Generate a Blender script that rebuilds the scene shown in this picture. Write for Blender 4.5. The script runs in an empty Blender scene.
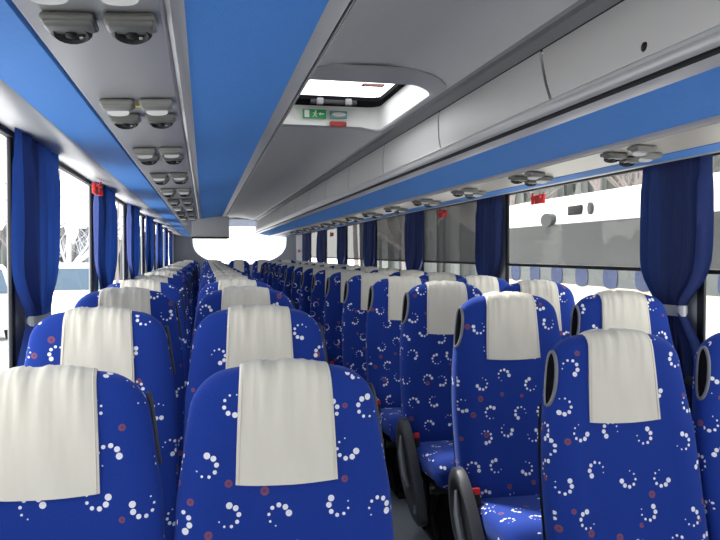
import bpy, bmesh, math, random
from mathutils import Vector, Matrix
random.seed(7)
SC = bpy.context.scene
COL = SC.collection
PI = math.pi
EZ = 1.30            # camera height above the seat platform
XL, XR = -0.62, 1.96 # side walls
XC = 0.67            # centre line of the coach
Y0, Y1 = -2.2, 16.3  # front and rear ends

# ------------------------------------------------------------------ materials
def mat(name, color, rough=0.6, metal=0.0, spec=0.4, noise=None, bump=0.0, bscale=40.0, sheen=0.0, stretch=None):
    m = bpy.data.materials.new(name); m.use_nodes = True
    nt = m.node_tree; b = nt.nodes['Principled BSDF']
    b.inputs['Base Color'].default_value = (*color, 1)
    b.inputs['Roughness'].default_value = rough
    b.inputs['Metallic'].default_value = metal
    b.inputs['Specular IOR Level'].default_value = spec
    if sheen: b.inputs['Sheen Weight'].default_value = sheen
    tc = nt.nodes.new('ShaderNodeTexCoord'); mp = nt.nodes.new('ShaderNodeMapping')
    nt.links.new(tc.outputs['Object'], mp.inputs['Vector'])
    if stretch: mp.inputs['Scale'].default_value = stretch
    n = nt.nodes.new('ShaderNodeTexNoise'); n.inputs['Scale'].default_value = noise[0] if noise else 6
    n.inputs['Detail'].default_value = 4
    nt.links.new(mp.outputs['Vector'], n.inputs['Vector'])
    amt = noise[1] if noise else 0.06
    mx = nt.nodes.new('ShaderNodeMix'); mx.data_type = 'RGBA'
    mx.inputs['A'].default_value = (*[max(0, c*(1-amt)) for c in color], 1)
    mx.inputs['B'].default_value = (*[min(1, c*(1+amt)) for c in color], 1)
    nt.links.new(n.outputs['Fac'], mx.inputs['Factor'])
    nt.links.new(mx.outputs['Result'], b.inputs['Base Color'])
    if bump:
        n2 = nt.nodes.new('ShaderNodeTexNoise'); n2.inputs['Scale'].default_value = bscale
        nt.links.new(mp.outputs['Vector'], n2.inputs['Vector'])
        bp = nt.nodes.new('ShaderNodeBump'); bp.inputs['Strength'].default_value = bump
        bp.inputs['Distance'].default_value = 0.01
        nt.links.new(n2.outputs['Fac'], bp.inputs['Height']); nt.links.new(bp.outputs['Normal'], b.inputs['Normal'])
    return m

def fabric():
    m = bpy.data.materials.new('seat_fabric'); m.use_nodes = True
    nt = m.node_tree; N = nt.nodes; L = nt.links; b = N['Principled BSDF']
    def math_(op, a, c=None):
        n = N.new('ShaderNodeMath'); n.operation = op
        for i, v in enumerate((a, c)):
            if v is None: continue
            if isinstance(v, (int, float)): n.inputs[i].default_value = v
            else: L.new(v, n.inputs[i])
        return n.outputs[0]
    uv = N.new('ShaderNodeUVMap'); oi = N.new('ShaderNodeObjectInfo')
    sp = N.new('ShaderNodeSeparateXYZ'); L.new(uv.outputs[0], sp.inputs[0])
    U = math_('ADD', sp.outputs[0], math_('MULTIPLY', oi.outputs['Random'], 7.31))
    V = math_('ADD', sp.outputs[1], math_('MULTIPLY', oi.outputs['Random'], 23.7))
    def cells(c, ou, ov, jit):
        gu = math_('DIVIDE', math_('ADD', U, ou), c); gv = math_('DIVIDE', math_('ADD', V, ov), c)
        iv = math_('FLOOR', gv)
        gu = math_('ADD', gu, math_('MULTIPLY', math_('MODULO', iv, 2.0), 0.5))
        iu = math_('FLOOR', gu)
        cb = N.new('ShaderNodeCombineXYZ'); L.new(iu, cb.inputs[0]); L.new(iv, cb.inputs[1]); cb.inputs[2].default_value = ou*10
        wn = N.new('ShaderNodeTexWhiteNoise'); wn.noise_dimensions = '3D'; L.new(cb.outputs[0], wn.inputs['Vector'])
        sc = N.new('ShaderNodeSeparateColor'); L.new(wn.outputs['Color'], sc.inputs[0])
        r1, r2, r3 = sc.outputs[0], sc.outputs[1], sc.outputs[2]
        px = math_('SUBTRACT', math_('MULTIPLY', math_('SUBTRACT', math_('FRACT', gu), 0.5), c), math_('MULTIPLY', math_('SUBTRACT', r1, 0.5), jit))
        py = math_('SUBTRACT', math_('MULTIPLY', math_('SUBTRACT', math_('FRACT', gv), 0.5), c), math_('MULTIPLY', math_('SUBTRACT', r2, 0.5), jit))
        return px, py, r3, wn.outputs['Value']
    K = 9.0; R = 0.0215
    px, py, r3, r4 = cells(0.102, 0.013, 0.02, 0.046)
    py = math_('MULTIPLY', py, math_('SUBTRACT', math_('MULTIPLY', math_('GREATER_THAN', math_('FRACT', math_('MULTIPLY', r4, 17.3)), 0.5), 2.0), 1.0))
    rho = math_('SQRT', math_('ADD', math_('MULTIPLY', px, px), math_('MULTIPLY', py, py)))
    th = math_('ARCTAN2', py, px)
    ph = math_('FRACT', math_('ADD', math_('ADD', math_('DIVIDE', th, 2*PI), 3.0), r3))
    phk = math_('MULTIPLY', ph, K); k = math_('FLOOR', phk)
    dl = math_('MULTIPLY', math_('SUBTRACT', math_('SUBTRACT', phk, k), 0.5), 2*PI/K)
    dx = math_('SUBTRACT', math_('MULTIPLY', rho, math_('COSINE', dl)), R); dy = math_('MULTIPLY', rho, math_('SINE', dl))
    dist = math_('SQRT', math_('ADD', math_('MULTIPLY', dx, dx), math_('MULTIPLY', dy, dy)))
    rd = math_('ADD', math_('MULTIPLY', k, 0.00085), 0.0017)
    dots = math_('MULTIPLY', math_('LESS_THAN', dist, rd), math_('LESS_THAN', k, 6.5))
    dots = math_('MULTIPLY', dots, math_('GREATER_THAN', r4, 0.12))
    qx, qy, s3, s4 = cells(0.083, 0.057, 0.031, 0.045)
    rq = math_('SQRT', math_('ADD', math_('MULTIPLY', qx, qx), math_('MULTIPLY', qy, qy)))
    rr = math_('ADD', math_('MULTIPLY', s3, 0.005), 0.006)
    red = math_('MULTIPLY', math_('LESS_THAN', rq, rr), math_('LESS_THAN', s4, 0.40))
    core = math_('LESS_THAN', rq, math_('MULTIPLY', rr, 0.4))
    redm = math_('MULTIPLY', red, math_('SUBTRACT', 0.75, math_('MULTIPLY', core, 0.4)))
    no = N.new('ShaderNodeTexNoise'); no.inputs['Scale'].default_value = 350; L.new(uv.outputs[0], no.inputs['Vector'])
    def mix(f, A, B):
        x = N.new('ShaderNodeMix'); x.data_type = 'RGBA'
        L.new(f, x.inputs['Factor'])
        for s, v in (('A', A), ('B', B)):
            if isinstance(v, tuple): x.inputs[s].default_value = (*v, 1)
            else: L.new(v, x.inputs[s])
        return x.outputs['Result']
    base = mix(no.outputs['Fac'], (0.007, 0.026, 0.20), (0.015, 0.052, 0.33))
    c1 = mix(redm, base, (0.27, 0.085, 0.07))
    c2 = mix(dots, c1, (0.80, 0.82, 0.86))
    L.new(c2, b.inputs['Base Color'])
    b.inputs['Roughness'].default_value = 0.85; b.inputs['Sheen Weight'].default_value = 0.18
    b.inputs['Specular IOR Level'].default_value = 0.15
    b.inputs['Sheen Tint'].default_value = (0.4, 0.55, 1, 1)
    bp = N.new('ShaderNodeBump'); bp.inputs['Strength'].default_value = 0.25; bp.inputs['Distance'].default_value = 0.002
    L.new(no.outputs['Fac'], bp.inputs['Height']); L.new(bp.outputs['Normal'], b.inputs['Normal'])
    return m

def see_through(name, tint, opacity_color, fac, gloss=False):
    m = bpy.data.materials.new(name); m.use_nodes = True; nt = m.node_tree; N = nt.nodes; L = nt.links
    N.remove(N['Principled BSDF']); out = N['Material Output']
    t = N.new('ShaderNodeBsdfTransparent'); t.inputs[0].default_value = (*tint, 1)
    if gloss:
        d = N.new('ShaderNodeBsdfGlossy'); d.inputs['Roughness'].default_value = 0.03
    else:
        d = N.new('ShaderNodeBsdfDiffuse')
    d.inputs['Color'].default_value = (*opacity_color, 1)
    mx = N.new('ShaderNodeMixShader'); mx.inputs[0].default_value = fac
    L.new(t.outputs[0], mx.inputs[1]); L.new(d.outputs[0], mx.inputs[2]); L.new(mx.outputs[0], out.inputs[0])
    return m

def curtain_mat(name='navy_curtain', col=(0.010, 0.030, 0.17), fac=.11):
    m = mat(name, col, 0.75, noise=(40, 0.15)); nt = m.node_tree
    t = nt.nodes.new('ShaderNodeBsdfTranslucent'); t.inputs[0].default_value = (0.02, 0.10, 0.5, 1)
    mx = nt.nodes.new('ShaderNodeMixShader'); mx.inputs[0].default_value = fac
    nt.links.new(nt.nodes['Principled BSDF'].outputs[0], mx.inputs[1]); nt.links.new(t.outputs[0], mx.inputs[2])
    nt.links.new(mx.outputs[0], nt.nodes['Material Output'].inputs[0]); return m

M = dict(
    fabric=fabric(),
    leather=mat('cream_leather', (0.70, 0.665, 0.57), 0.5, spec=0.3, noise=(7, 0.05), bump=0.35, bscale=9, stretch=(2.2, 1, 0.6)),
    piping=mat('leather_piping', (0.62, 0.59, 0.50), 0.5),
    plastic=mat('dark_grey_plastic', (0.036, 0.039, 0.045), 0.5, bump=0.08, bscale=200),
    rim=mat('grey_plastic_rim', (0.16, 0.17, 0.19), 0.35),
    black=mat('black_plastic', (0.010, 0.010, 0.011), 0.6, spec=.25),
    recess=mat('recess_black', (0.006, 0.006, 0.008), 0.95, spec=0.05),
    rubber=mat('black_rubber', (0.015, 0.016, 0.018), 0.6),
    red=mat('red_plastic', (0.62, 0.02, 0.02), 0.4),
    dark_red=mat('dark_red_plastic', (0.35, 0.03, 0.02), 0.4),
    ceiling=mat('ceiling_lining', (0.56, 0.555, 0.55), 0.8, noise=(30, 0.05), bump=0.06, bscale=150),
    silver=mat('silver_trim', (0.40, 0.40, 0.405), 0.33, metal=0.25, noise=(3, 0.04)),
    silver_dark=mat('dark_silver_trim', (0.20, 0.20, 0.21), 0.45, metal=0.1),
    pelmet=mat('pelmet_grey', (0.31, 0.32, 0.33), 0.38, metal=0.1, noise=(2, 0.05)),
    door=mat('locker_door_white', (0.50, 0.495, 0.485), 0.5, noise=(4, 0.02)),
    service=mat('service_panel_metal', (0.30, 0.305, 0.31), 0.34, metal=0.3, noise=(5, 0.05), stretch=(1, .2, 1)),
    service_warm=mat('service_panel_warm', (0.48, 0.45, 0.385), 0.4, metal=0.1, noise=(5, 0.05), stretch=(1, .2, 1)),
    blue=mat('blue_textile_panel', (0.062, 0.215, 0.58), 0.8, spec=0.15, noise=(60, 0.08), bump=0.15, bscale=220),
    blue2=mat('blue_strip', (0.055, 0.195, 0.53), 0.7, spec=0.15, noise=(60, 0.08)),
    wall=mat('side_wall_lining', (0.44, 0.45, 0.47), 0.7, noise=(20, 0.05)),
    box=mat('grey_bulkhead', (0.38, 0.38, 0.39), 0.6),
    floor=mat('floor_vinyl', (0.20, 0.22, 0.23), 0.6, noise=(180, 0.35)),
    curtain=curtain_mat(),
    curtain_shaded=curtain_mat('shaded_navy_curtain', (0.008, 0.020, 0.10), .05),  # same navy cloth, with the right side's shade put into its colour
    band=mat('silver_band', (0.4, 0.42, 0.44), 0.4, metal=0.4),
    lens=mat('white_lens', (0.60, 0.60, 0.58), 0.2),
    vent_grey=mat('vent_housing', (0.10, 0.10, 0.092), 0.4),
    lamp_grey=mat('lamp_housing', (0.15, 0.15, 0.14), 0.4),
    yellow=mat('yellow_sticker', (0.65, 0.5, 0.04), 0.5),
    green=mat('exit_green', (0.03, 0.40, 0.12), 0.5),
    white=mat('white_paint', (0.82, 0.82, 0.80), 0.5),
    body=mat('coach_white_paint', (0.80, 0.79, 0.75), 0.35),
    ngrey=mat('tinted_coach_glass', (0.055, 0.057, 0.057), 0.5, noise=(1.5, 0.6), stretch=(1, .25, 1)),
    nlight=mat('light_lower_glass', (0.10, 0.11, 0.105), 0.5, noise=(2, 0.4)),
    nseat=mat('distant_blue_fabric', (0.035, 0.05, 0.11), 0.8, noise=(3, .3)),
    cream=mat('cream_stripe', (0.62, 0.56, 0.40), 0.5),
    car_glass=mat('car_glass', (0.06, 0.10, 0.14), 0.25),
    tyre=mat('tyre_rubber', (0.02, 0.02, 0.02), 0.8),
    bark=mat('bark', (0.22, 0.19, 0.18), 0.9, noise=(12, 0.4)),
    conifer=mat('conifer_needles', (0.17, 0.18, 0.17), 0.9, noise=(1.2, 0.5), stretch=(1.2, 1, .08)),
    ground=mat('snowy_ground', (0.72, 0.72, 0.71), 0.9, noise=(0.6, 0.15)),
    glass=see_through('window_glass', (0.95, 0.97, 0.98), (1, 1, 1), 0.04, True),
    blind=see_through('roller_blind_mesh', (0.40, 0.40, 0.39), (0.20, 0.20, 0.195), 0.62),
    sheer=see_through('thin_blind_mesh', (0.90, 0.90, 0.88), (0.20, 0.20, 0.20), 0.06),
)

# ------------------------------------------------------------------ helpers
def new(name, verts, faces, m, parent=None, smooth=True, loc=(0, 0, 0), uvbox=False, sharp=35):
    me = bpy.data.meshes.new(name); me.from_pydata([tuple(v) for v in verts], [], faces)
    bm = bmesh.new(); bm.from_mesh(me)
    bmesh.ops.recalc_face_normals(bm, faces=bm.faces); bm.to_mesh(me); bm.free()
    me.materials.append(m)
    if smooth:
        me.shade_smooth()
        me.set_sharp_from_angle(angle=math.radians(sharp))
    if uvbox:
        uvl = me.uv_layers.new(name='UVMap')
        for p in me.polygons:
            n = p.normal; ax = max(range(3), key=lambda i: abs(n[i]) * (1.25 if i == 1 else 1))
            for li in p.loop_indices:
                c = me.vertices[me.loops[li].vertex_index].co
                if ax == 1: u = (c.x, c.z)
                elif ax == 0: u = (c.y + 3.1, c.z)
                else: u = (c.x, c.y + 1.7)
                uvl.data[li].uv = u
    o = bpy.data.objects.new(name, me); COL.objects.link(o); o.location = loc
    if parent: o.parent = parent
    return o

class MB:
    def __init__(s): s.v = []; s.f = []
    def add(s, v, f):
        n = len(s.v); s.v += [Vector(x) for x in v]; s.f += [tuple(i+n for i in q) for q in f]; return s
    def box(s, c, d, bev=0.0, seg=2, rot=None):
        bm = bmesh.new(); bmesh.ops.create_cube(bm, size=1)
        for v in bm.verts: v.co = Vector((v.co.x*d[0], v.co.y*d[1], v.co.z*d[2]))
        if bev: bmesh.ops.bevel(bm, geom=bm.edges[:], offset=bev, segments=seg, affect='EDGES', profile=0.5)
        bm.verts.index_update()
        R = rot or Matrix.Identity(3)
        s.add([R @ v.co + Vector(c) for v in bm.verts], [[v.index for v in f.verts] for f in bm.faces]); bm.free(); return s
    def tube(s, path, r, seg=8, closed=False, scale=None):
        path = [Vector(p) for p in path]; n = len(path); V = []; F = []
        up = None
        for i, p in enumerate(path):
            a = path[(i-1) % n] if (closed or i > 0) else p; b = path[(i+1) % n] if (closed or i < n-1) else p
            t = (b-a).normalized()
            if up is None: up = Vector((0, 0, 1)) if abs(t.z) < 0.9 else Vector((1, 0, 0))
            x = t.cross(up).normalized(); y = x.cross(t).normalized(); up = y
            rr = r[i] if isinstance(r, (list, tuple)) else r
            for k in range(seg):
                q = 2*PI*k/seg; V.append(p + x*math.cos(q)*rr + y*math.sin(q)*rr)
        for i in range(n if closed else n-1):
            j = (i+1) % n
            for k in range(seg):
                l = (k+1) % seg; F.append((i*seg+k, i*seg+l, j*seg+l, j*seg+k))
        if not closed: F.append(tuple(range(seg))); F.append(tuple((n-1)*seg+k for k in range(seg)))
        return s.add(V, F)
    def prism(s, poly, axis, a, b):
        """poly of 2D points extruded along axis from a to b"""
        n = len(poly)
        def P(q, t):
            if axis == 'x': return (t, q[0], q[1])
            if axis == 'y': return (q[0], t, q[1])
            return (q[0], q[1], t)
        V = [P(q, a) for q in poly] + [P(q, b) for q in poly]
        F = [tuple(range(n)), tuple(range(n, 2*n))] + [(i, (i+1) % n, n+(i+1) % n, n+i) for i in range(n)]
        return s.add(V, F)
    def lathe(s, prof, c=(0, 0, 0), seg=20, rot=None):
        V = []; F = []; R = rot or Matrix.Identity(3)
        for r, z in prof:
            for k in range(seg):
                q = 2*PI*k/seg; V.append(R @ Vector((r*math.cos(q), r*math.sin(q), z)) + Vector(c))
        for i in range(len(prof)-1):
            for k in range(seg):
                l = (k+1) % seg; F.append((i*seg+k, i*seg+l, (i+1)*seg+l, (i+1)*seg+k))
        F.append(tuple(range(seg))); F.append(tuple((len(prof)-1)*seg+k for k in range(seg)))
        return s.add(V, F)
    def build(s, name, m, parent=None, smooth=True, loc=(0, 0, 0), uvbox=False, sharp=35):
        return new(name, s.v, s.f, m, parent, smooth, loc, uvbox, sharp)

def tag(o, label=None, cat=None, group=None, kind=None):
    if label: o['label'] = label
    if cat: o['category'] = cat
    if group: o['group'] = group
    if kind: o['kind'] = kind
    return o
def empty(name, loc=(0, 0, 0), rz=0):
    o = bpy.data.objects.new(name, None); COL.objects.link(o); o.location = loc; o.rotation_euler = (0, 0, rz)
    o.empty_display_size = 0.1; return o
def copy_tree(o, parent=None):
    c = o.copy(); COL.objects.link(c); c.parent = parent
    for ch in list(KIDS.get(o, [])): KIDS.setdefault(c, []).append(copy_tree(ch, c))
    return c
KIDS = {}
def reg(root):
    """remember the family of a prototype"""
    for ch in [x for x in bpy.data.objects if x.parent == root]:
        KIDS.setdefault(root, []).append(ch); reg(ch)
    return root
def struct(o): o['kind'] = 'structure'; return o
ORD = ['first', 'second', 'third', 'fourth', 'fifth', 'sixth', 'seventh', 'eighth', 'ninth', 'tenth', 'eleventh',
       'twelfth', 'thirteenth', 'fourteenth', 'fifteenth', 'sixteenth', 'seventeenth', 'eighteenth']

# ------------------------------------------------------------------ coach seat
REC = math.radians(13)
T = 0.775
def lerp(tab, t):
    for (a, x), (b, y) in zip(tab, tab[1:]):
        if t <= b:
            f = (t-a)/(b-a); return x + (y-x)*f
    return tab[-1][1]
WT = [(0, .230), (.12, .237), (.36, .238), (.50, .231), (.62, .215), (.70, .204), (T, .190)]
RC = 0.078
def hw(t):
    w = lerp(WT, t)
    if t > T-RC:
        q = (t-(T-RC))/RC; w -= 0.066*(1-math.sqrt(max(0, 1-min(1, q)**2.4)))
    return w
def hd(t):
    d = lerp([(0, .05), (.12, .062), (.4, .058), (.6, .052), (T, .05)], t)
    rt = 0.05
    if t > T-rt: d *= math.sqrt(max(0, 1-((t-(T-rt))/rt)**2))
    return d
def topcrown(x): return -0.010*(abs(x)/0.12)**2.0
def prof(x, t, side):
    w = hw(t); q = min(1, abs(x)/w); D = hd(t)*(1-q**3.6)**(1/3.6)
    n = side*D
    if side < 0:  # front: shallow hollow between bolsters and a curved lumbar
        rec = 0.016*max(0, 1-(q/0.72)**4)*math.exp(-((t-0.33)/0.26)**4)
        n += rec
    # bend of the whole back: head part comes slightly forward
    n += bend(t)
    return n
def bend(t): return -0.020*max(0, (t-0.52)/0.25)**1.5 + 0.02*math.sin(PI*min(1, t/0.5))*0.6
def to_world(x, n, t):
    y = n*math.cos(REC) + t*math.sin(REC); z = -n*math.sin(REC) + t*math.cos(REC)
    return Vector((x, y, z + 0.415))
def build_backrest(parent):
    ts = [0, .01, .03, .08, .14, .2, .26, .32, .38, .44, .5, .56, .61, .65, .68, .70, .715, .73, .74, .75, .758, .765, .770, .7735, .7749]
    NS = 44; V = []; F = []
    for t in ts:
        w = hw(t)
        for k in range(NS):
            a = 2*PI*k/NS; c, s_ = math.cos(a), math.sin(a)
            x = w*math.copysign(abs(c)**0.55, c)
            side = -1 if s_ < 0 else 1
            n = prof(x, t, side)
            if t < .03: n *= 0.8 + 0.2*t/.03
            V.append(to_world(x, n, t + topcrown(x)*(t/T)**6))
    for i in range(len(ts)-1):
        for k in range(NS):
            l = (k+1) % NS; F.append((i*NS+k, i*NS+l, (i+1)*NS+l, (i+1)*NS+k))
    F.append(tuple(range(NS))); F.append(tuple((len(ts)-1)*NS+k for k in range(NS)))
    return new('backrest', V, F, M['fabric'], parent, True, uvbox=True, sharp=60)
def cover_path(x, front_len, back_len, off):
    """2-D points (n, t) over the top of the backrest for column x, pushed outwards"""
    tt = [T-front_len + (front_len)*(1-(1-i/16)**1.6) for i in range(17)]
    pts = [(prof(x, min(t, T-.0004), -1), t) for t in tt]
    tb = [T-back_len*(i/8)**1.6 for i in range(1, 9)]
    pts += [(prof(x, min(t, T-.0004), 1), t) for t in tb]
    out = []
    for i, p in enumerate(pts):
        a = pts[max(0, i-1)]; b = pts[min(len(pts)-1, i+1)]
        dn, dt = b[0]-a[0], b[1]-a[1]; l = math.hypot(dn, dt) or 1
        nx, ny = -dt/l, dn/l
        o_ = off(i/(len(pts)-1)) if callable(off) else off
        out.append((p[0]+nx*o_, p[1]+ny*o_))
    return out
def build_cover(parent):
    NC = 30; V = []; F = []; rows = None; edges = ([], [], [])
    rnd = random.Random(3); folds = [(rnd.uniform(-1, 1), rnd.uniform(.03, .07), rnd.uniform(.4, 1)) for _ in range(11)]
    def wc(i, n): return 0.096 + 0.013*max(0, 1-i/16.0)
    for c in range(-NC//2-1, NC//2+2):
        cc = max(-NC//2, min(NC//2, c)); u = cc/(NC/2)
        rim = abs(c) > NC//2
        def off(s_):
            if rim: return -0.001
            fo = 0
            for (a, wd, am) in folds:
                slant = a + 0.25*(0.55-s_)*math.sin(a*9)
                fo += am*math.exp(-((u-slant)/wd)**2)*max(0, 1-abs(s_-0.52)/0.32)
            wave = 0.0012*math.sin(u*7+s_*9)
            return 0.006 + 0.0060*fo + wave - 0.002*abs(u)**6
        fl = 0.262 - 0.014*u*u
        x0 = 0.1*u
        path = cover_path(x0, fl, 0.13, off)
        col = []
        for i, (n, t) in enumerate(path):
            x = u*wc(i, len(path))
            col.append(to_world(x, n, t + topcrown(x)))
        inner = cover_path(x0, fl, 0.13, -0.001)
        col = [to_world(u*wc(0, 1), inner[0][0], inner[0][1]+0.001)] + col
        rows = len(col); V += col
        if cc == c and abs(c) == NC//2: edges[0 if c < 0 else 1].extend(col[1:])
        if cc == c: edges[2].append(col[1])
    n = NC+3
    for c in range(n-1):
        for i in range(rows-1):
            F.append((c*rows+i, (c+1)*rows+i, (c+1)*rows+i+1, c*rows+i+1))
    o = new('headrest_cover', V, F, M['leather'], parent, True, sharp=80)
    tag(o, 'cream leather cover over the head end')
    for e, sx in ((edges[0], 1), (edges[1], -1)):
        MB().tube([p + Vector((sx*0.006, -0.0005, 0)) for p in e[:22]], 0.0019, 6).build('piping', M['piping'], o)
    return o
def build_cushion(parent):
    V = []; F = []; NY = 14; NS = 32
    for j in range(NY+1):
        s_ = j/NY; y = 0.055 - 0.50*s_
        endf = (1-abs(2*s_-1)**7)**(1/5.0) if 0 < s_ < 1 else 0.0
        hwid = (0.222-0.02*(1-endf)); hh = 0.068*(0.25+0.75*endf) if 0 < s_ < 1 else 0.02
        zc = 0.375 + 0.028*s_ - (0.03*max(0, (s_-.85)/.15))
        for k in range(NS):
            a = 2*PI*k/NS; c, q = math.cos(a), math.sin(a)
            x = hwid*math.copysign(abs(c)**0.45, c); z = hh*math.copysign(abs(q)**0.6, q)
            if q > 0: z -= 0.012*(1-(x/hwid)**2)
            V.append((x, y, zc+z))
    for j in range(NY):
        for k in range(NS):
            l = (k+1) % NS; F.append((j*NS+k, j*NS+l, (j+1)*NS+l, (j+1)*NS+k))
    F.append(tuple(range(NS))); F.append(tuple(NY*NS+k for k in range(NS)))
    return new('cushion', V, F, M['fabric'], parent, True, uvbox=True, sharp=60)
def oval(cx, cy, a, b, n=28, e=0.8):
    r = []
    for k in range(n):
        q = 2*PI*k/n; c, s_ = math.cos(q), math.sin(q)
        r.append((cx+a*math.copysign(abs(c)**e, c), cy+b*math.copysign(abs(s_)**e, s_)))
    return r
def build_grip(parent, sx):
    """oval carry handle let into the aisle-side top corner; sx = side it sits on"""
    n0, wa = (-0.020, 0.015) if sx < 0 else (0.012, 0.010)
    pts = oval(n0, 0.645, wa, 0.074, 30)
    def P(n, t, push):
        w = hw(t); q = min(.97, abs(n)/hd(t))
        return to_world(sx*(w*(1-q**3.6)**(1/3.6) + push), n + bend(t) - push*.5, t)
    b = MB().tube([P(n, t, 0.001) for n, t in pts], 0.0055, 8, closed=True)
    o = b.build('hand_grip', M['rim'] if sx < 0 else M['plastic'], parent); tag(o, ('light grey' if sx < 0 else 'dark grey') + ' plastic oval hand grip')
    c = [P(n0, 0.645, 0.003)]; m_ = len(pts)
    for k_ in (.33, .66, 1): c += [P(n0+(n-n0)*k_, 0.645+(t-0.645)*k_, 0.003) for n, t in pts]
    f = [(0, 1+i, 1+(i+1) % m_) for i in range(m_)]
    for r_ in range(2): f += [(1+r_*m_+i, 1+r_*m_+(i+1) % m_, 1+(r_+1)*m_+(i+1) % m_, 1+(r_+1)*m_+i) for i in range(m_)]
    new('grip_recess', c, f, M['recess'], o)  # matt black plate: shade inside the open grip hole put into its colour
def build_side(parent, sx):
    """plastic arm shell on the aisle side of the cushion"""
    poly = [(0.055, .47), (0.05, .52), (0.01, .55), (-0.06, .535), (-0.14, .47), (-0.22, .38), (-0.29, .29),
            (-0.345, .205), (-0.35, .16), (-0.30, .135), (-0.20, .16), (-0.09, .23), (0.0, .31), (0.04, .39)]
    def sm(p, k=2):
        for _ in range(k):
            q = []
            for i in range(len(p)):
                a, b = p[i], p[(i+1) % len(p)]
                q += [(a[0]*.75+b[0]*.25, a[1]*.75+b[1]*.25), (a[0]*.25+b[0]*.75, a[1]*.25+b[1]*.75)]
            p = q
        return p
    sp = sm(poly)
    x0, x1 = sx*0.232, sx*0.272
    cx = sum(p[0] for p in sp)/len(sp); cy = sum(p[1] for p in sp)/len(sp)
    V = []; F = []; n = len(sp)
    def shr(p, k): return (cx+(p[0]-cx)*k, cy+(p[1]-cy)*k)
    for (x, k) in ((x0, 1), (x0+sx*.03, 1.0), (x1, .93), (x1, .80), (x1-sx*.014, .70), (x1-sx*.016, .25)):
        V += [(x, *shr(p, k)) for p in sp]
    for j in range(5):
        for i in range(n):
            l = (i+1) % n; F.append((j*n+i, j*n+l, (j+1)*n+l, (j+1)*n+i))
    F.append(tuple(range(n))); F.append(tuple(5*n+i for i in range(n)))
    o = new('side_panel', V, F, M['plastic'], parent, True, sharp=50); tag(o, 'dark grey plastic side shell')
    h = MB().tube([(x1-sx*.006, -.03, .47), (x1+sx*.004, -.07, .40), (x1+sx*.004, -.12, .32), (x1-sx*.006, -.16, .27)], [.006, .013, .013, .006], 8)
    h.build('recline_lever', M['rim'], o)
    MB().box((x1-sx*.004, -.285, .20), (.006, .045, .045), .002).build('button_plate', M['rim'], o)
def build_seat(sx, aisle):
    root = empty('coach_seat')
    build_backrest(root); build_cover(root); build_cushion(root)
    # back shell
    V = []; F = []
    ts = [.02, .1, .2, .3, .4, .5, .58]
    for t in ts:
        for i in range(9):
            x = (i/4-1)*hw(t)*0.97; n = prof(x*.9, t, 1)+0.006
            V.append(to_world(x, n, t))
    for j in range(len(ts)-1):
        for i in range(8): F.append((j*9+i, j*9+i+1, (j+1)*9+i+1, (j+1)*9+i))
    new('back_shell', V, F, M['plastic'], root)
    build_grip(root, sx)
    fr = MB()
    fr.tube([(-.225, -.05, .29), (.225, -.05, .29)], .016, 8); fr.tube([(-.225, -.36, .31), (.225, -.36, .31)], .016, 8)
    fr.box((0, -.20, .305), (.40, .34, .02), .004)
    fr.build('seat_frame', M['rubber'], root)
    # belt buckle
    bk = MB().box((sx*0.205, -.085, .435), (.022, .03, .07), .004, rot=Matrix.Rotation(-.3, 3, 'X')).build('belt_buckle', M['black'], root)
    MB().box((sx*0.205, -.075, .476), (.024, .026, .026), .004, rot=Matrix.Rotation(-.3, 3, 'X')).build('release_button', M['red'], bk)
    if aisle:
        build_side(root, sx)
        lg = MB()
        x = sx*0.10
        outer = [(.03, .29), (-.30, .30), (-.26, .22), (-.22, .10), (-.27, .03), (-.29, 0), (.05, 0), (.03, .05), (-.03, .12), (-.02, .2)]
        lg.prism(outer, 'x', x-.03, x+.03)
        lg.box((x, -.12, .01), (.09, .38, .02), .005)
        lg.tube([(x+sx*.045, -.23, .28), (x+sx*.05, -.17, .14), (x+sx*.045, -.24, .02)], .014, 8)
        lg.tube([(x+sx*.045, -.02, .27), (x+sx*.05, -.08, .14), (x+sx*.045, -.01, .02)], .014, 8)
        lg.build('pedestal', M['black'], root, sharp=30)
    return reg(root)

protos = {}
def place_seat(x, ytop, z, key, label, row_cover=None):
    if key not in protos:
        protos[key] = build_seat(*key); o = protos[key]
    else: o = copy_tree(protos[key])
    o.location = (x, ytop-0.115, z)
    tag(o, label, 'seat', 'blue patterned coach seats')
    return o
XA, XB, XCc, XD = -0.318, 0.172, 1.161, 1.645
SLOPE = [(-5, -.121), (1.51, -.118), (1.84, -.102), (2.30, -.049), (2.62, -.033), (3.3, -.018), (20, -.012)]
def gz(y): return lerp(SLOPE, y)
NROW = 15
for i in range(NROW):
    yl = 1.63+.785*i; yr = 1.95+.78*i
    for x, y, key, col_ in ((XA, yl, (1, False), 'left window column'), (XB, yl, (1, True), 'left of the aisle'),
                            (XCc, yr, (-1, True), 'right of the aisle'), (XD, yr, (-1, False), 'right window column')):
        place_seat(x, y, gz(y-.115), key, 'blue dotted coach seat with cream headrest, %s, %s row from front' % (col_, ORD[i]))
for i, (x, w) in enumerate(((-.31, 'far left end'), (.18, 'left of the middle seat'), (.70, 'middle, facing the aisle'), (1.19, 'right of the middle seat'), (1.675, 'far right end'))):
    place_seat(x, 15.6, -.01, (1, False), 'blue dotted seat of the back bench under the rear window, %s' % w)

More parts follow.
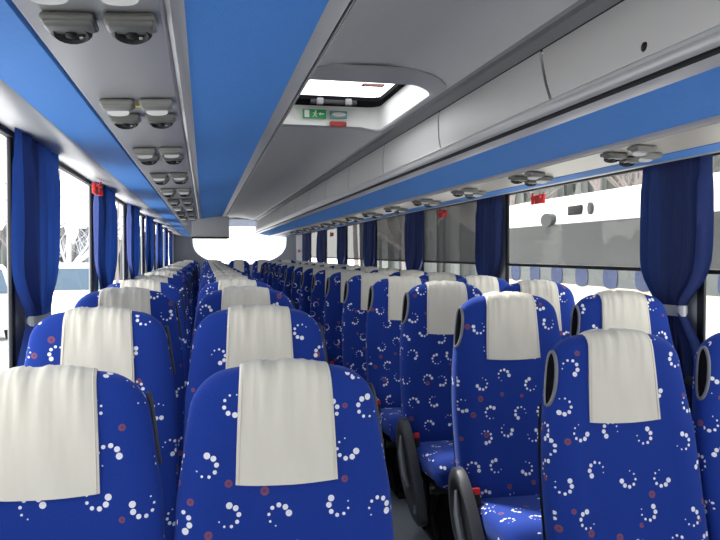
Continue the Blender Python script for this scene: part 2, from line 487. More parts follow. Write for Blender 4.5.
# ------------------------------------------------------------------ coach shell
def strip(name, prof_, m, parent=None, y0=Y0, y1=Y1, th=0.008, smooth=False, up=True, shear=None):
    """profile [(X, H)...] swept along the coach, made solid by th away from the cabin"""
    n = len(prof_); V = []; F = []
    def nrm(i):
        a = prof_[max(0, i-1)]; b = prof_[min(n-1, i+1)]; dx, dz = b[0]-a[0], b[1]-a[1]; l = math.hypot(dx, dz) or 1
        v = (-dz/l, dx/l)
        return v
    for y in (y0, y1):
        for i, (x, h) in enumerate(prof_):
            V.append((x, y+(shear[i] if shear else 0), h+EZ))
        for i, (x, h) in enumerate(prof_):
            q = nrm(i); sgn = 1 if (q[1] > 0 or (abs(q[1]) < .2 and up)) else -1
            if callable(up): sgn = up(q)
            V.append((x+q[0]*th*sgn, y+(shear[i] if shear else 0), h+q[1]*th*sgn+EZ))
    for i in range(n-1):
        F.append((i, i+1, 2*n+i+1, 2*n+i)); F.append((n+i, n+i+1, 3*n+i+1, 3*n+i))
        F.append((i, i+1, n+i+1, n+i)); F.append((2*n+i, 2*n+i+1, 3*n+i+1, 3*n+i))
    F.append((0, n, 3*n, 2*n)); F.append((n-1, 2*n-1, 4*n-1, 3*n-1))
    return new(name, V, F, m, parent, smooth, sharp=50)
def mir(pts): return [(2*XC-x, h) for x, h in pts]

# floor platform, sunk slightly at the first row
sl = [(Y0, gz(Y0))]+[p for p in SLOPE[1:-1]]+[(Y1, gz(Y1))]
struct(MB().prism(sl+[(Y1, -.16), (Y0, -.16)], 'x', XL-.05, XR+.05).build('floor', M['floor'], smooth=False))

# ceiling with hatch hole
HX0, HX1, HY0, HY1 = 0.33, 1.005, 3.10, 4.33
def cz(x): return 0.765 - 0.055*((x-XC)/0.36)**2
cx_ = [0.30, HX0] + [HX0+(HX1-HX0)*k/8 for k in range(1, 8)] + [HX1, 1.04]
cy_ = [Y0, HY0, HY1, Y1]
V = [(x, y, cz(x)+EZ) for y in cy_ for x in cx_]; n = len(cx_); F = []
for j in range(3):
    for i in range(n-1):
        if j == 1 and 1 <= i <= n-3: continue
        F.append((j*n+i, j*n+i+1, (j+1)*n+i+1, (j+1)*n+i))
c = new('ceiling', V, F, M['ceiling'], None, True); struct(c)
# roof hatch: lip, well, frame, glass, bracket
hatch = tag(empty('roof_hatch', (XC, 3.7, 0.75+EZ)), 'open light roof hatch with white well walls in the grey ceiling above the aisle', 'roof hatch')
def rrect(x0, x1, y0, y1, r, seg=6):
    P = []
    for (cx, cy, a0) in ((x1-r, y1-r, 0), (x0+r, y1-r, PI/2), (x0+r, y0+r, PI), (x1-r, y0+r, 1.5*PI)):
        for k in range(seg+1):
            a = a0+PI/2*k/seg; P.append((cx+r*math.cos(a), cy+r*math.sin(a)))
    return P
def ring_loft(levels, name, m, parent, origin, sharp=50):
    V = []; F = []; n = len(levels[0][0])
    for pts, hf in levels:
        for p in pts:
            h = hf(p) if callable(hf) else hf
            V.append((p[0]-origin[0], p[1]-origin[1], h+EZ-origin[2]))
    for j in range(len(levels)-1):
        for i in range(n):
            l = (i+1) % n; F.append((j*n+i, j*n+l, (j+1)*n+l, (j+1)*n+i))
    return new(name, V, F, m, parent, True, sharp=sharp)
O = (XC, 3.7, 0.75+EZ)
outer = rrect(HX0-.02, HX1+.02, HY0-.14, HY1+.07, .17)
mid = rrect(HX0+.0, HX1-.0, HY0-.03, HY1+.02, .15)
inn = rrect(HX0+.02, HX1-.005, HY0+.09, HY1-.02, .10)
top = rrect(HX0+.03, HX1-.0, HY0+.11, HY1-.02, .08)
ring_loft([(outer, lambda p: cz(p[0])+.004), (outer, lambda p: cz(p[0])-.008), (mid, lambda p: cz(p[0])-.014), (inn, lambda p: cz(p[0])-.004)], 'surround', M['box'], hatch, O)
ring_loft([(inn, lambda p: cz(p[0])-.004), (top, .855)], 'well', M['white'], hatch, O)
gin = rrect(HX0+.05, HX1-.035, HY0+.14, HY1-.20, .05)
gout = rrect(HX0-.05, HX1+.06, HY0-.05, HY1+.06, .06)
ring_loft([(gin, .875), (gin, .853), (gout, .853), (gout, .875)], 'frame', M['recess'], hatch, O)
new('pane', [(p[0]-O[0], p[1]-O[1], .868+EZ-O[2]) for p in gout], [tuple(range(len(gout)))], M['glass'], hatch, False)
bk = MB()
yb = HY1-.20
bk.box((.04, yb-3.7, .84-.75), (.26, .03, .022), .004)
bk.build('latch_bar', M['rubber'], hatch)
for dx in (-.04, .12): MB().box((dx, yb-3.72, .838-.75), (.035, .03, .035), .005).build('latch_bracket', M['silver_dark'], hatch)
st = MB().box((.18, .06, .862-.75), (.11, .05, .003)).build('warning_sticker', M['white'], hatch)
sb = MB()
for (a, b_, w, h_) in ((0, .025, .116, .008), (0, -.025, .116, .008), (-.054, 0, .008, .056), (.054, 0, .008, .056)):
    sb.box((.18+a, .06+b_, .859-.75), (w, h_, .003))
sb.build('sticker_border', M['dark_red'], st)
# emergency sign / lamp / handle on far wall of the well
ysg = HY1-.045
es = empty('exit_sign', (.625, ysg, .80+EZ)); tag(es, 'green emergency exit sign with running figure on the far wall of the roof hatch', 'exit sign')
MB().box((0, 0, 0), (.135, .01, .052), .003).build('sign_plate', M['green'], es)
g = MB(); yy = -.0075
g.box((-.045, yy, 0), (.026, .004, .042)); g.box((-.038, yy-.002, .0), (.004, .004, .03))
g.build('door_symbol', M['white'], es)
g = MB()
R2 = lambda a: Matrix.Rotation(a, 3, 'Y')
g.lathe([(.0045, -.002), (.0045, .002)], (.006, yy, .016), 10, Matrix.Rotation(PI/2, 3, 'X'))
g.box((.002, yy, .003), (.007, .004, .02), rot=R2(.3)); g.box((-.005, yy, .006), (.014, .004, .003), rot=R2(-.5)); g.box((.010, yy, .002), (.012, .004, .003), rot=R2(.6))
g.box((-.004, yy, -.011), (.004, .004, .016), rot=R2(.7)); g.box((.008, yy, -.011), (.004, .004, .018), rot=R2(-.6))
g.build('running_figure', M['white'], es)
g = MB(); g.box((.04, yy, 0), (.026, .004, .006)); g.add([(.022, yy, 0), (.034, yy, .011), (.034, yy, -.011)], [(0, 1, 2)]); g.build('arrow', M['white'], es)
el = empty('emergency_lamp', (.765, ysg, .80+EZ)); tag(el, 'small white oval lamp in a teal frame beside the green exit sign', 'lamp')
MB().box((0, 0, 0), (.10, .012, .045), .005).build('lamp_frame', mat('teal_plastic', (.12, .34, .30), .4), el)
MB().prism(oval(0, 0, .04, .012, 20, 1), 'y', -.014, -.005).build('lens', M['lens'], el)
rh = MB(); rh.box((0, 0, 0), (.10, .03, .03), .01); rh.box((0, -.012, -.012), (.05, .02, .014), .006)
tag(rh.build('hatch_handle', M['dark_red'], loc=(.76, ysg-.01, .745+EZ)), 'red pull handle under the oval lamp in the roof hatch', 'handle')

# luggage racks, both sides
P5b, P5a, P4, P35, P3, P1, P2 = (.272, .447), (.205, .420), (-.027, .3745), (-.055, .368), (-.265, .358), (-.405, .356), (-.585, .395)
def rack(side):
    f = (lambda p: p) if side == 'left' else mir
    r = empty('luggage_rack', (0, 0, 0))
    if side == 'left': tag(r, 'left overhead luggage rack with wide blue underside and metal service strip above the left seats', 'luggage rack')
    else: tag(r, 'right overhead luggage rack with white locker doors and blue underside above the right windows', 'luggage rack')
    # ceiling edge rail, locker doors are separate parts
    ku = lambda q: 1 if q[1] > 0 else -1
    strip('ceiling_rail', f([(.316, .718), (.300, .700), (.262, .708), (.222, .690)]), M['silver_dark'], r, th=.006, up=ku)
    strip('dark_groove', f([(.222, .690), (.212, .682)]), M['black'], r, th=.006, up=ku)
    # edge rail (aisle side): rounded silver extrusion with groove
    e = [(.262, .484), (.272, .476), (.274, .462), (.268, .448), (.259, .439)]
    strip('edge_rail', f(e), M['silver'], r, th=.006, smooth=True, up=ku)
    strip('rail_groove', f([(.259, .439), (.256, .444), (.249, .443), (.247, .432)]), M['black'], r, th=.004, up=ku)
    strip('lower_rail', f([(.247, .432), (.225, .424), (.205, .420)]), M['silver'], r, th=.006, smooth=True, up=ku)
    strip('underside_panel', f([P5a, (.09, .396), P4]), M['blue'], r, th=.01, smooth=True, up=ku)
    strip('inner_rail', f([P4, (-.036, .366), (-.047, .362), P35]), M['silver'], r, th=.006, smooth=True, up=ku)
    strip('service_panel', f([P35, (-.062, .362), (-.258, .352), P3]), M['service'] if side == 'left' else M['service_warm'], r, th=.006, up=ku)
    strip('outer_panel', f([P3, (-.270, .352), P1]), M['blue2'], r, th=.006, up=ku)
    # locker doors
    y = -1.07 if side == 'right' else -1.07
    seams = [2.37+1.12*k for k in range(-4, 13)] 
    ends = [Y0+.14]+[s_ for s_ in seams if s_ > Y0+.3 and s_ < Y1-.3]+[Y1-.01]
    dp = [(.214, .682), (.232, .64), (.246, .59), (.256, .54), (.261, .505), (.262, .484)]
    for a, b_ in zip(ends, ends[1:]):
        strip('locker_door', f(dp), M['door'], r, y0=a+.009, y1=b_-.009, th=.008, smooth=True, up=ku, shear=[0, -.04, -.085, -.125, -.155, -.17])
    strip('back_board', f([(.200, .682), (.218, .64), (.232, .59), (.242, .54), (.247, .505), (.248, .484)]), M['black'], r, th=.004, up=ku)
    return r
rack('left'); rack('right')
tag(MB().lathe([(.004, -.016), (.012, -.012), (.014, 0), (.012, .010)], (0, 0, 0), 14, Matrix.Rotation(PI/2, 3, 'Y')).build('locker_lock', M['black'], loc=(1.082, 1.69, .512+EZ)),
    'round black lock knob on the nearest white locker door', 'lock')
for s_, f in (('left', lambda p: p), ('right', mir)):
    struct(strip('trim_1' if s_ == 'left' else 'trim_2', f([P1, (-.415, .352), (-.50, .368), P2, (-.625, .400)]), M['pelmet'], smooth=True, up=lambda q: 1 if q[1] > 0 else -1))

# side walls: lower panel, header, pillars, windows
WB, WTOP = -0.50, 0.41
pitch = 1.81
def side_wall(side):
    X = XL if side == 'left' else XR; sg = 1 if side == 'left' else -1
    b = MB()
    ylen = Y1-Y0; yc = (Y0+Y1)/2; xo = X - sg*.012
    b.box((xo, yc, (EZ+WB-.16)/2), (.024, ylen, EZ+WB+.16)) # lower panel
    b.box((xo, yc, EZ+.47), (.024, ylen, .12))
    pil = []
    yp0 = 2.77 if side == 'left' else 2.78
    k = -2
    while True:
        y = yp0 + pitch*k; k += 1
        if y > Y1-.2: break
        if y > Y0+.1: pil.append(y)
    if side == 'right': pil = [-.98, .90, 2.78, 4.76, 6.70, 8.60, 10.45, 12.25, 14.1]
    for y in pil: b.box((xo, y, EZ), (.024, .16, .98))
    b.box((xo, Y0+.1, EZ), (.024, .2, .98)); b.box((xo, Y1-.55, EZ), (.024, 1.1, .98))
    struct(b.build('wall_'+side, M['wall'], smooth=False))
    # ledge
    struct(MB().box((X+sg*.03, yc, EZ+WB-.01), (.07, ylen-.05, .03), .008).build('trim_3' if side == 'left' else 'trim_4', M['plastic']))
    return pil
PL = side_wall('left'); PR = side_wall('right')
wn = [0]
def window(side, ya, yb_, blind):
    X = (XL-.004) if side == 'left' else (XR+.004)
    wn[0] += 1
    w = struct(empty('window_%d' % wn[0], (X, (ya+yb_)/2, EZ)))
    h = (yb_-ya)/2; z0, z1 = WB, WTOP+.02
    fr = MB(); t = .045
    fr.box((0, -h+t/2, (z0+z1)/2), (.012, t, z1-z0), .003); fr.box((0, h-t/2, (z0+z1)/2), (.012, t, z1-z0), .003)
    fr.box((0, 0, z0+t/2), (.028, 2*h, t), .004); fr.box((0, 0, z1-t/2), (.028, 2*h, t+.01), .004)
    struct(fr.build('window_frame', M['rubber'], w))
    struct(new('window_glass', [(0, -h+.02, z0+.02), (0, h-.02, z0+.02), (0, h-.02, z1-.02), (0, -h+.02, z1-.02)], [(0, 1, 2, 3)], M['glass'], w, False))
    if blind:
        bl = empty('roller_blind', ((X-.012), (ya+yb_)/2, EZ-.065))
        tag(bl, 'grey mesh roller blind with black bottom bar in the %s right window from front' % blind[1], 'roller blind', 'roller blinds of the right windows')
        new('blind_fabric', [(0, -h+.05, 0), (0, h-.05, 0), (0, h-.05, .46), (0, -h+.05, .46)], [(0, 1, 2, 3)], M[blind[0]], bl, False)
        MB().box((0, 0, -.008), (.016, 2*h-.1, .018), .004).build('bottom_bar', M['black'], bl)
def windows(side, pil):
    ed = [Y0+.2]+[v for p in pil for v in (p-.08, p+.08)]+[Y1-1.1]
    q = 0
    for a, b_ in zip(ed[0::2], ed[1::2]):
        if b_-a < .3: continue
        bl = None
        if side == 'right' and b_ > 1:
            bl = ('sheer' if a < 4 else 'blind', ORD[q]); q += 1
        window(side, a, b_, bl)
windows('left', PL); windows('right', PR)

# rear wall with D-shaped window, front wall with windscreen
def wall_with_hole(name, y, hole, m, th, parent=None):
    n = len(hole); x0, x1, h0, h1 = XL-.06, XR+.06, -EZ-.1, .82
    cx = sum(p[0] for p in hole)/n; ch = sum(p[1] for p in hole)/n
    out = []
    for p in hole:
        dx, dh = p[0]-cx, p[1]-ch
        k = min(((x1-cx)/dx if dx > 0 else (x0-cx)/dx) if abs(dx) > 1e-6 else 1e9, ((h1-ch)/dh if dh > 0 else (h0-ch)/dh) if abs(dh) > 1e-6 else 1e9)
        out.append((cx+dx*k, ch+dh*k))
    # snap closest to corners
    for c_ in ((x0, h0), (x1, h0), (x1, h1), (x0, h1)):
        j = min(range(n), key=lambda i: (out[i][0]-c_[0])**2+(out[i][1]-c_[1])**2); out[j] = c_
    V = []; F = []
    for yy_ in (y, y+th):
        for lst in (hole, out): V += [(p[0], yy_, p[1]+EZ) for p in lst]
    for i in range(n):
        l = (i+1) % n
        F += [(i, l, n+l, n+i), (2*n+i, 2*n+l, 3*n+l, 3*n+i), (i, l, 2*n+l, 2*n+i)]
    return struct(new(name, V, F, m, parent, False))
hole = []
for k in range(48):
    a = 2*PI*k/48; c_, s_ = math.cos(a), math.sin(a)
    if s_ < 0: hole.append((.76+1.0*math.copysign(abs(c_)**.9, c_), .28-.53*abs(s_)**.8))
    else: hole.append((.76+1.0*math.copysign(abs(c_)**.35, c_), .28+.46*abs(s_)**.5))
wall_with_hole('wall_rear', Y1, hole, M['wall'], .05)
wn[0] += 1
rw = struct(empty('window_%d' % wn[0], (.76, Y1+.02, EZ+.2)))
struct(new('window_glass', [(p[0]-.76, 0, p[1]-.2) for p in hole], [tuple(range(48))], M['glass'], rw, False))
struct(MB().tube([(p[0]-.76, -.02, p[1]-.2) for p in hole], .016, 6, closed=True).build('window_frame', M['white'], rw))
struct(MB().box((.76, Y1-.02, .655+EZ), (1.7, .01, .17), .003).build('trim_5', see_through('translucent_header', (.42, .45, .50), (.7, .75, .8), .25)))  # header panel made see-through so sky behind gives its brightness
h2 = []
for k in range(48):
    a = 2*PI*k/48; c_, s_ = math.cos(a), math.sin(a)
    h2.append((XC+1.15*math.copysign(abs(c_)**.4, c_), .05+.62*math.copysign(abs(s_)**.4, s_)))
wall_with_hole('wall_front', Y0-.05, h2, M['wall'], .05)
wn[0] += 1
rw = struct(empty('window_%d' % wn[0], (XC, Y0-.03, EZ)))
struct(new('window_glass', [(p[0]-XC, 0, p[1]) for p in h2], [tuple(range(48))], M['glass'], rw, False))

# grey cabinet hanging under the left rack far back
bx = MB().box((0, 0, 0), (.40, .40, .24), .012)
o = bx.build('overhead_cabinet', M['box'], loc=(.072, 8.52, .283+EZ))
tag(o, 'grey overhead cabinet box hanging under the left luggage rack near the rear window', 'cabinet')
MB().box((0, -.205, -.112), (.40, .012, .018), .003).build('lower_edge_strip', M['rubber'], o)

# ------------------------------------------------------------------ reading lights and air nozzles
def fitting(lamp):
    r = empty('reading_light' if lamp else 'air_nozzle')
    b = MB().box((0, 0, -.006), (.076, .070, .014), .006, 3)
    b.box((0, -.008, -.012), (.070, .050, .016), .007, 3)
    b.build('housing', M['vent_grey'] if not lamp else M['lamp_grey'], r)
    tilt = Matrix.Rotation(-.28, 3, 'X')
    if lamp:
        MB().prism(oval(0, 0, .025, .016, 20, .8), 'z', -.008, 0).build('lens', M['lens'], r); r.children[-1].location = (0, .016, -.015); r.children[-1].rotation_euler = (-.40, 0, 0)
    else:
        MB().lathe([(.030, 0), (.031, -.008), (.025, -.013), (.021, -.008), (.009, -.008), (.008, -.014), (.003, -.016)], (0, 0, 0), 18, tilt).build('nozzle', M['black'], r).location = (0, .010, -.011)
        g = MB()
        for k in range(1):
            a = .8; g.box((.018*math.cos(a), .010+.018*math.sin(a), -.022), (.006, .010, .004), .001)
        g.build('nozzle_tab', M['silver'], r)
    return reg(r)
lampP = noz = None
def put_fit(lamp, x, y, z, rz, label, group, tx=0):
    global lampP, noz
    if lamp:
        if lampP is None: lampP = fitting(True); o = lampP
        else: o = copy_tree(lampP)
    else:
        if noz is None: noz = fitting(False); o = noz
        else: o = copy_tree(noz)
    o.location = (x, y, z+EZ); o.rotation_euler = (0, tx, rz)
    tag(o, label, 'reading light' if lamp else 'air vent', group)
def fitlab(lamp, side, k, wv):
    return '%s, %s rack, %s cluster from front, %s' % ('grey reading light with white lens' if lamp else 'dark round air nozzle in grey housing', side, ORD[k], wv)
for k in range(9):
    for lamp in (True, False):
        for x, wv in ((-.196, 'window side'), (-.108, 'aisle side')):
            y = (1.02 if lamp else 1.20)+.812*k
            put_fit(lamp, x, y, .3545+(x+.16)*.05, 0, fitlab(lamp, 'left', k, wv), 'overhead fittings of the left rack', -.04)
for k in range(13):
    for lamp in (True, False):
        for x, wv in ((1.44, 'aisle side'), (1.535, 'window side')):
            y = (2.29 if lamp else 2.46)+.835*k+(x-1.45)*1.2*(1 if lamp else .5)
            put_fit(lamp, x, y, .3545+(1.5-x)*.05, 0, fitlab(lamp, 'right', k, wv), 'overhead fittings of the right rack', .04)
for i, (x, y, m, w) in enumerate(((-.150, 1.09, 'yellow', 'yellow sticker between the nearest overhead fittings'), (-.150, 1.885, 'yellow', 'yellow sticker at the second pair of left reading lights'), (-.170, 1.90, 'red', 'tiny red sticker at the second left reading lights'))):
    tag(MB().box((0, 0, 0), (.022 if m == 'yellow' else .012, .02, .002)).build('sticker', M[m], loc=(x, y, .3545+EZ)), w, 'sticker')

# ------------------------------------------------------------------ curtains
def curtain(side, ya, yb_, idx, open_dir):
    X = XL+.045 if side == 'left' else XR-.045
    NZ, NY_ = 26, 40; V = []; F = []
    rnd = random.Random(idx*13+(5 if side == 'left' else 1)); p1, p2 = rnd.uniform(0, 6), rnd.uniform(0, 6)
    W = (yb_-ya); yc = (ya+yb_)/2
    ztie = -.235; ztop, zbot = .396, -.62
    for j in range(NZ+1):
        z = ztop+(zbot-ztop)*j/NZ
        g = 1-.62*math.exp(-((z-ztie)/.11)**2) * (1 if z > ztie else .8)
        if z < ztie: g *= .92
        cy = yc + open_dir*W*.20*math.exp(-((z-ztie)/.16)**2)
        amp = .020*(1.0 if z < .3 else .55)
        for i in range(NY_+1):
            u = i/NY_-.5
            x = amp*math.sin(u*2*PI*5.5+p1+.6*math.sin(z*5+p2))*(.6+.4*math.sin(u*9+p2)) + .008*math.sin(u*50+z*3)
            V.append((x*(.9+.2*g), cy+u*W*g-yc, z))
    for j in range(NZ):
        for i in range(NY_):
            a = j*(NY_+1)+i; F.append((a, a+1, a+NY_+2, a+NY_+1))
    o = new('curtain', V, F, M['curtain' if side == 'left' else 'curtain_shaded'], None, True, loc=(X, yc, EZ), sharp=80)
    tag(o, 'navy blue gathered curtain, %s from the front along the %s windows' % (ORD[idx], side), 'curtain', 'navy curtains tied back at the window pillars')
    ty = open_dir*W*.20; tw = W*.38*.5+.012
    pts = oval(0, 0, .030, tw, 24, .8); V = []; F = []
    for z in (ztie-.022, ztie+.022): V += [(p[0], p[1]+ty, z) for p in pts]
    n = len(pts)
    for i in range(n): F.append((i, (i+1) % n, n+(i+1) % n, n+i))
    tag(new('tie_band', V, F, M['band'], o, True), 'silver tie band')
for i, (a, b_) in enumerate([(2.50, 3.15), (4.30, 5.15), (6.1, 7.1), (7.9, 8.9), (9.7, 10.7), (11.5, 12.5), (13.3, 14.2)]): curtain('left', a, b_, i, .1)
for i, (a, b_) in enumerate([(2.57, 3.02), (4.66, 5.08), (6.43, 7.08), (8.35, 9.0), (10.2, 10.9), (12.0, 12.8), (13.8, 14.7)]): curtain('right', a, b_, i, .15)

# emergency hammers
def hammer(x, y, h, sx, label):
    r = empty('emergency_hammer', (x, y, h+EZ)); tag(r, label, 'emergency hammer')
    MB().box((0, 0, 0), (.018, .12, .055), .006).build('holder', M['red'], r)
    g = MB().tube([(sx*.018, -.05, .012), (sx*.018, .075, .012)], .009, 8); g.tube([(sx*.018, .06, .04), (sx*.018, .06, -.03)], [.006, .012], 8)
    g.build('hammer', M['red'], r)
hammer(XL+.085, 3.98, .325, 1, 'red emergency hammer above the second left curtain')
hammer(XL+.085, 12.3, .31, 1, 'red emergency hammer far back above the left curtains')
hammer(XR-.030, 4.10, .318, -1, 'red emergency hammer at the top of the right window beside the second curtain')
hammer(XR-.030, 5.9, .325, -1, 'red emergency hammer beside the third right curtain')
hammer(XR-.030, 11.35, .29, -1, 'red emergency hammer far back between right curtains')
hammer(XR-.035, 15.4, .05, -1, 'red emergency hammer on the grey wall right of the rear window')
tag(MB().box((0, 0, 0), (.002, .07, .06), 0).build('window_sticker', mat('dark_green_sticker', (.02, .09, .08), .5), loc=(XL+.004, 3.22, .235+EZ)), 'small dark green square sticker on the left window glass', 'sticker')

# ------------------------------------------------------------------ outside
GZ = -1.25
struct(new('ground', [(-150, -60, GZ), (150, -60, GZ), (150, 200, GZ), (-150, 200, GZ)], [(0, 1, 2, 3)], M['ground'], None, False))
def wheel(b, x, y, r, w, z=None):
    b.lathe([(r*.6, -w/2), (r, -w/2+.03), (r, w/2-.03), (r*.6, w/2)], (x, y, GZ+r), 24, Matrix.Rotation(PI/2, 3, 'Y'))
def neighbour(x, y0, y1, name, label, sgn, detail=True):
    """parked coach; x = side facing us, sgn = direction away from us"""
    r = empty(name, (0, 0, 0)); tag(r, label, 'coach')
    W = 2.5; x2 = x+sgn*W
    sec = [(x, GZ+.35), (x, EZ-.62), (x+sgn*.02, EZ+.46), (x+sgn*.07, EZ+.72), (x+sgn*.22, EZ+.90), (x+sgn*.6, EZ+.98), (x2-sgn*.6, EZ+.98), (x2-sgn*.22, EZ+.9), (x2-sgn*.07, EZ+.72), (x2, EZ+.46), (x2, GZ+.35)]
    MB().prism(sec, 'y', y0, y1).build('body', M['body'], r, sharp=25)
    e = -sgn*.012
    MB().box((x+e+sgn*.01, (y0+y1)/2, EZ+.145), (.02, y1-y0-.6, .63)).build('tinted_window_band', M['ngrey'], r, False)
    MB().box((x+e, (y0+y1)/2, EZ-.32), (.02, y1-y0-.8, .30)).build('lower_glass', M['nlight'], r, False)
    MB().box((x+e, (y0+y1)/2, EZ-.52), (.02, y1-y0-.4, .10)).build('cream_stripe', M['cream'], r, False)
    yy = y0+.9
    while yy < y1-.8 and detail:
        q = [(p[0], p[1]) for p in oval(yy, EZ-.33, .19, .16, 16, .7)]
        MB().prism(q, 'x', x+e-sgn*.02, x+e).build('seat_back', M['nseat'], r)
        yy += .80
    if detail:
        MB().box((x+sgn*.045, 10.55, EZ+.66), (.03, .42, .14), .004).build('roof_plate', M['black'], r)
        q = oval(10.05, EZ+.66, .05, .09, 18, 1); MB().prism(q, 'x', x+.0, x+.05).build('round_emblem', M['ngrey'], r)
        q = oval(11.35, EZ+.54, .20, .11, 18, 1); MB().prism(q, 'x', x-.05, x+.05).build('mirror', M['ngrey'], r)
    w = MB()
    for wy in (y0+2.2, y1-3.0, y1-1.8): wheel(w, x+sgn*.17, wy, .5, .3)
    w.build('wheel', M['tyre'], r)
    return r
neighbour(5.5, 0.5, 13.6, 'parked_coach', 'white coach with grey tinted windows parked close outside the right windows', 1)

def van(x, y, rz, label, col='body', h=2.2):
    r = empty('parked_van', (x, y, GZ), rz); tag(r, label, 'van')
    s_ = h/2.2
    sec = [(-2.4, .35), (-2.45, .95), (-2.3, 1.15), (-1.55, 1.35), (-.95, 2.1), (-.6, 2.2), (2.3, 2.2), (2.45, 2.0), (2.5, .4)]
    sec = [(a, b_*s_) for a, b_ in sec]
    MB().prism(sec, 'x', -.95, .95).build('body', M[col], r, sharp=25)
    for sx in (-1, 1):
        MB().prism([(-1.3, 1.4*s_), (-.85, 2.0*s_), (.2, 2.0*s_), (.2, 1.4*s_)], 'x', sx*.94, sx*.965).build('side_window', M['car_glass'], r)
        MB().prism([(.35, 1.4*s_), (.35, 2.0*s_), (2.1, 2.0*s_), (2.1, 1.4*s_)], 'x', sx*.94, sx*.965).build('side_window', M['car_glass'], r)
    V = [(-.85, -1.56, 1.38*s_), (.85, -1.56, 1.38*s_), (.8, -1.0, 2.06*s_), (-.8, -1.0, 2.06*s_)]
    new('windscreen', V, [(0, 1, 2, 3)], M['car_glass'], r, False)
    for sx in (-1, 1):
        for wy in (-1.6, 1.6):
            MB().lathe([(.2, -.1), (.34, -.08), (.34, .08), (.2, .1)], (sx*.85, wy, .34), 20, Matrix.Rotation(PI/2, 3, 'Y')).build('wheel', M['tyre'], r)
        MB().box((sx*.7, -2.43, .85*s_), (.3, .06, .16), .02).build('headlight', M['lens'], r)
    return r
van(-4.2, 27, .2, 'white van with blue tinted windscreen parked outside between the first left curtains')
van(-7.2, 25, 0.5, 'silver van parked further left beyond the white van', 'silver')
neighbour(-10.5, 30, 42, 'distant_coach', 'white coach parked far off outside the left windows', -1, False)

# bare trees
def tree(x, y, h, seed, label, group):
    rnd = random.Random(seed); b = MB()
    def grow(p, d, L_, r, lvl):
        n = 4; pts = [p]; rs = [r]
        for i in range(n):
            d = (d+Vector((rnd.uniform(-.12, .12), rnd.uniform(-.12, .12), .04))).normalized()
            p = p+d*L_/n; pts.append(p); rs.append(r*(1-.6*(i+1)/n))
        b.tube(pts, rs, 5 if lvl < 2 else 3)
        if lvl >= 3: return
        for i in range([9, 5, 4][lvl]):
            k = rnd.uniform(.25, 1); q = pts[min(n, int(k*n))]
            a = rnd.uniform(0, 2*PI); up = rnd.uniform(.5, 1.1)
            nd = Vector((math.cos(a), math.sin(a), up)).normalized()
            grow(q, nd, L_*rnd.uniform(.32, .5), rs[min(n, int(k*n))]*.55, lvl+1)
    grow(Vector((0, 0, 0)), Vector((0, 0, 1)), h*.85, h*.014, 0)
    tag(b.build('bare_tree', M['bark'], loc=(x, y, GZ)), label, 'tree', group)
k = 0
for (x, y, h) in ((12, 22, 11), (10.5, 27, 12), (16, 24, 12), (14, 34, 13), (19, 29, 11), (12, 44, 13), (19, 46, 14), (22, 36, 12), (9.5, 46, 13)):
    tree(x, y, h, 20+k, 'bare leafless tree standing beyond the blinds outside the right windows', 'bare trees outside on the right'); k += 1
for (x, y, h) in ((-8.2, 44, 9), (-11, 50, 10), (-14, 46, 9), (-19, 52, 11), (-6.5, 60, 10), (-25, 60, 12)):
    tree(x, y, h, 50+k, 'bare leafless tree standing far off outside the left windows', 'bare trees outside on the left'); k += 1
M['bark'] = mat('pale_bark', (.42, .43, .47), .9, noise=(12, .3))
tree(-5.3, 31, 9, 77, 'pale slender leafless birch standing behind the parked vans on the left', None)
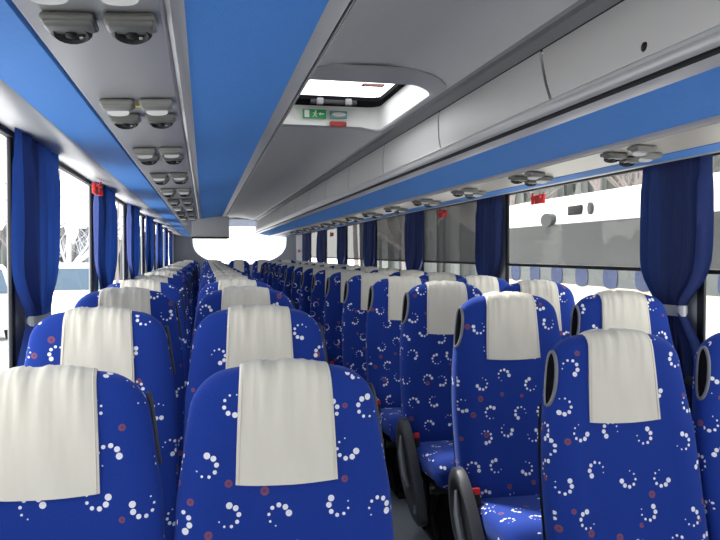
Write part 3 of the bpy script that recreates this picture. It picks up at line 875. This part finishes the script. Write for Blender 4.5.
def forest(x0, x1, y, h, label):
    rnd = random.Random(int(y)); b = MB()
    for L_ in range(3):
        yy = y+L_*5; n = 260; V = []; cur = .8
        for i in range(n+1):
            cur += rnd.uniform(-.16, .16); cur = max(.55, min(1.0, cur))
            hh = h*(cur+.06*L_+rnd.uniform(-.05, .05))
            x = x0+(x1-x0)*i/n; w = rnd.uniform(-.8, .8)
            V += [(x, yy+w, GZ), (x+rnd.uniform(-.2, .2), yy+w+.5, GZ+hh)]
        b.add(V, [(2*i, 2*i+2, 2*i+3, 2*i+1) for i in range(n)])
    tag(b.build('forest', M['conifer'], smooth=False), label, 'forest', kind='stuff')
forest(-60, -4, 75, 5.0, 'low grey-green forest edge behind the car park on the left')
forest(15, 90, 62, 15, 'tall dark forest edge behind the bare trees on the right')

# ------------------------------------------------------------------ light
w = bpy.data.worlds.new('World'); SC.world = w; w.use_nodes = True
nt = w.node_tree; bg = nt.nodes['Background']
tc = nt.nodes.new('ShaderNodeTexCoord'); sp = nt.nodes.new('ShaderNodeSeparateXYZ'); nt.links.new(tc.outputs['Generated'], sp.inputs[0])
rp = nt.nodes.new('ShaderNodeValToRGB'); nt.links.new(sp.outputs['Z'], rp.inputs[0])
rp.color_ramp.elements[0].color = (1, .98, .95, 1); rp.color_ramp.elements[1].color = (.92, .94, 1, 1)
nt.links.new(rp.outputs[0], bg.inputs[0]); bg.inputs[1].default_value = 3.6
sd = bpy.data.lights.new('sun', 'SUN'); sd.energy = 9; sd.angle = .12; sd.color = (1, .96, .9)
so = bpy.data.objects.new('sun', sd); COL.objects.link(so)
so.rotation_euler = Vector((-.22, .50, .80)).to_track_quat('Z', 'Y').to_euler()

# ------------------------------------------------------------------ camera
f = 750.0
yaw = math.atan((360-204)/f); pit = -math.atan((270-253)/f*math.cos(yaw))
F_ = Vector((math.sin(yaw)*math.cos(pit), math.cos(yaw)*math.cos(pit), math.sin(pit)))
cd = bpy.data.cameras.new('camera'); cd.sensor_width = 36; cd.lens = f/720*36; cd.clip_start = .02; cd.clip_end = 500
cam = bpy.data.objects.new('camera', cd); COL.objects.link(cam); cam.location = (0, 0, EZ)
cam.rotation_euler = F_.to_track_quat('-Z', 'Y').to_euler()
SC.camera = cam
SC.view_settings.view_transform = 'Standard'
SC.view_settings.exposure = -0.08
SC.cycles.max_bounces = 10; SC.cycles.diffuse_bounces = 6; SC.cycles.transparent_max_bounces = 24
SC.cycles.use_denoising = True
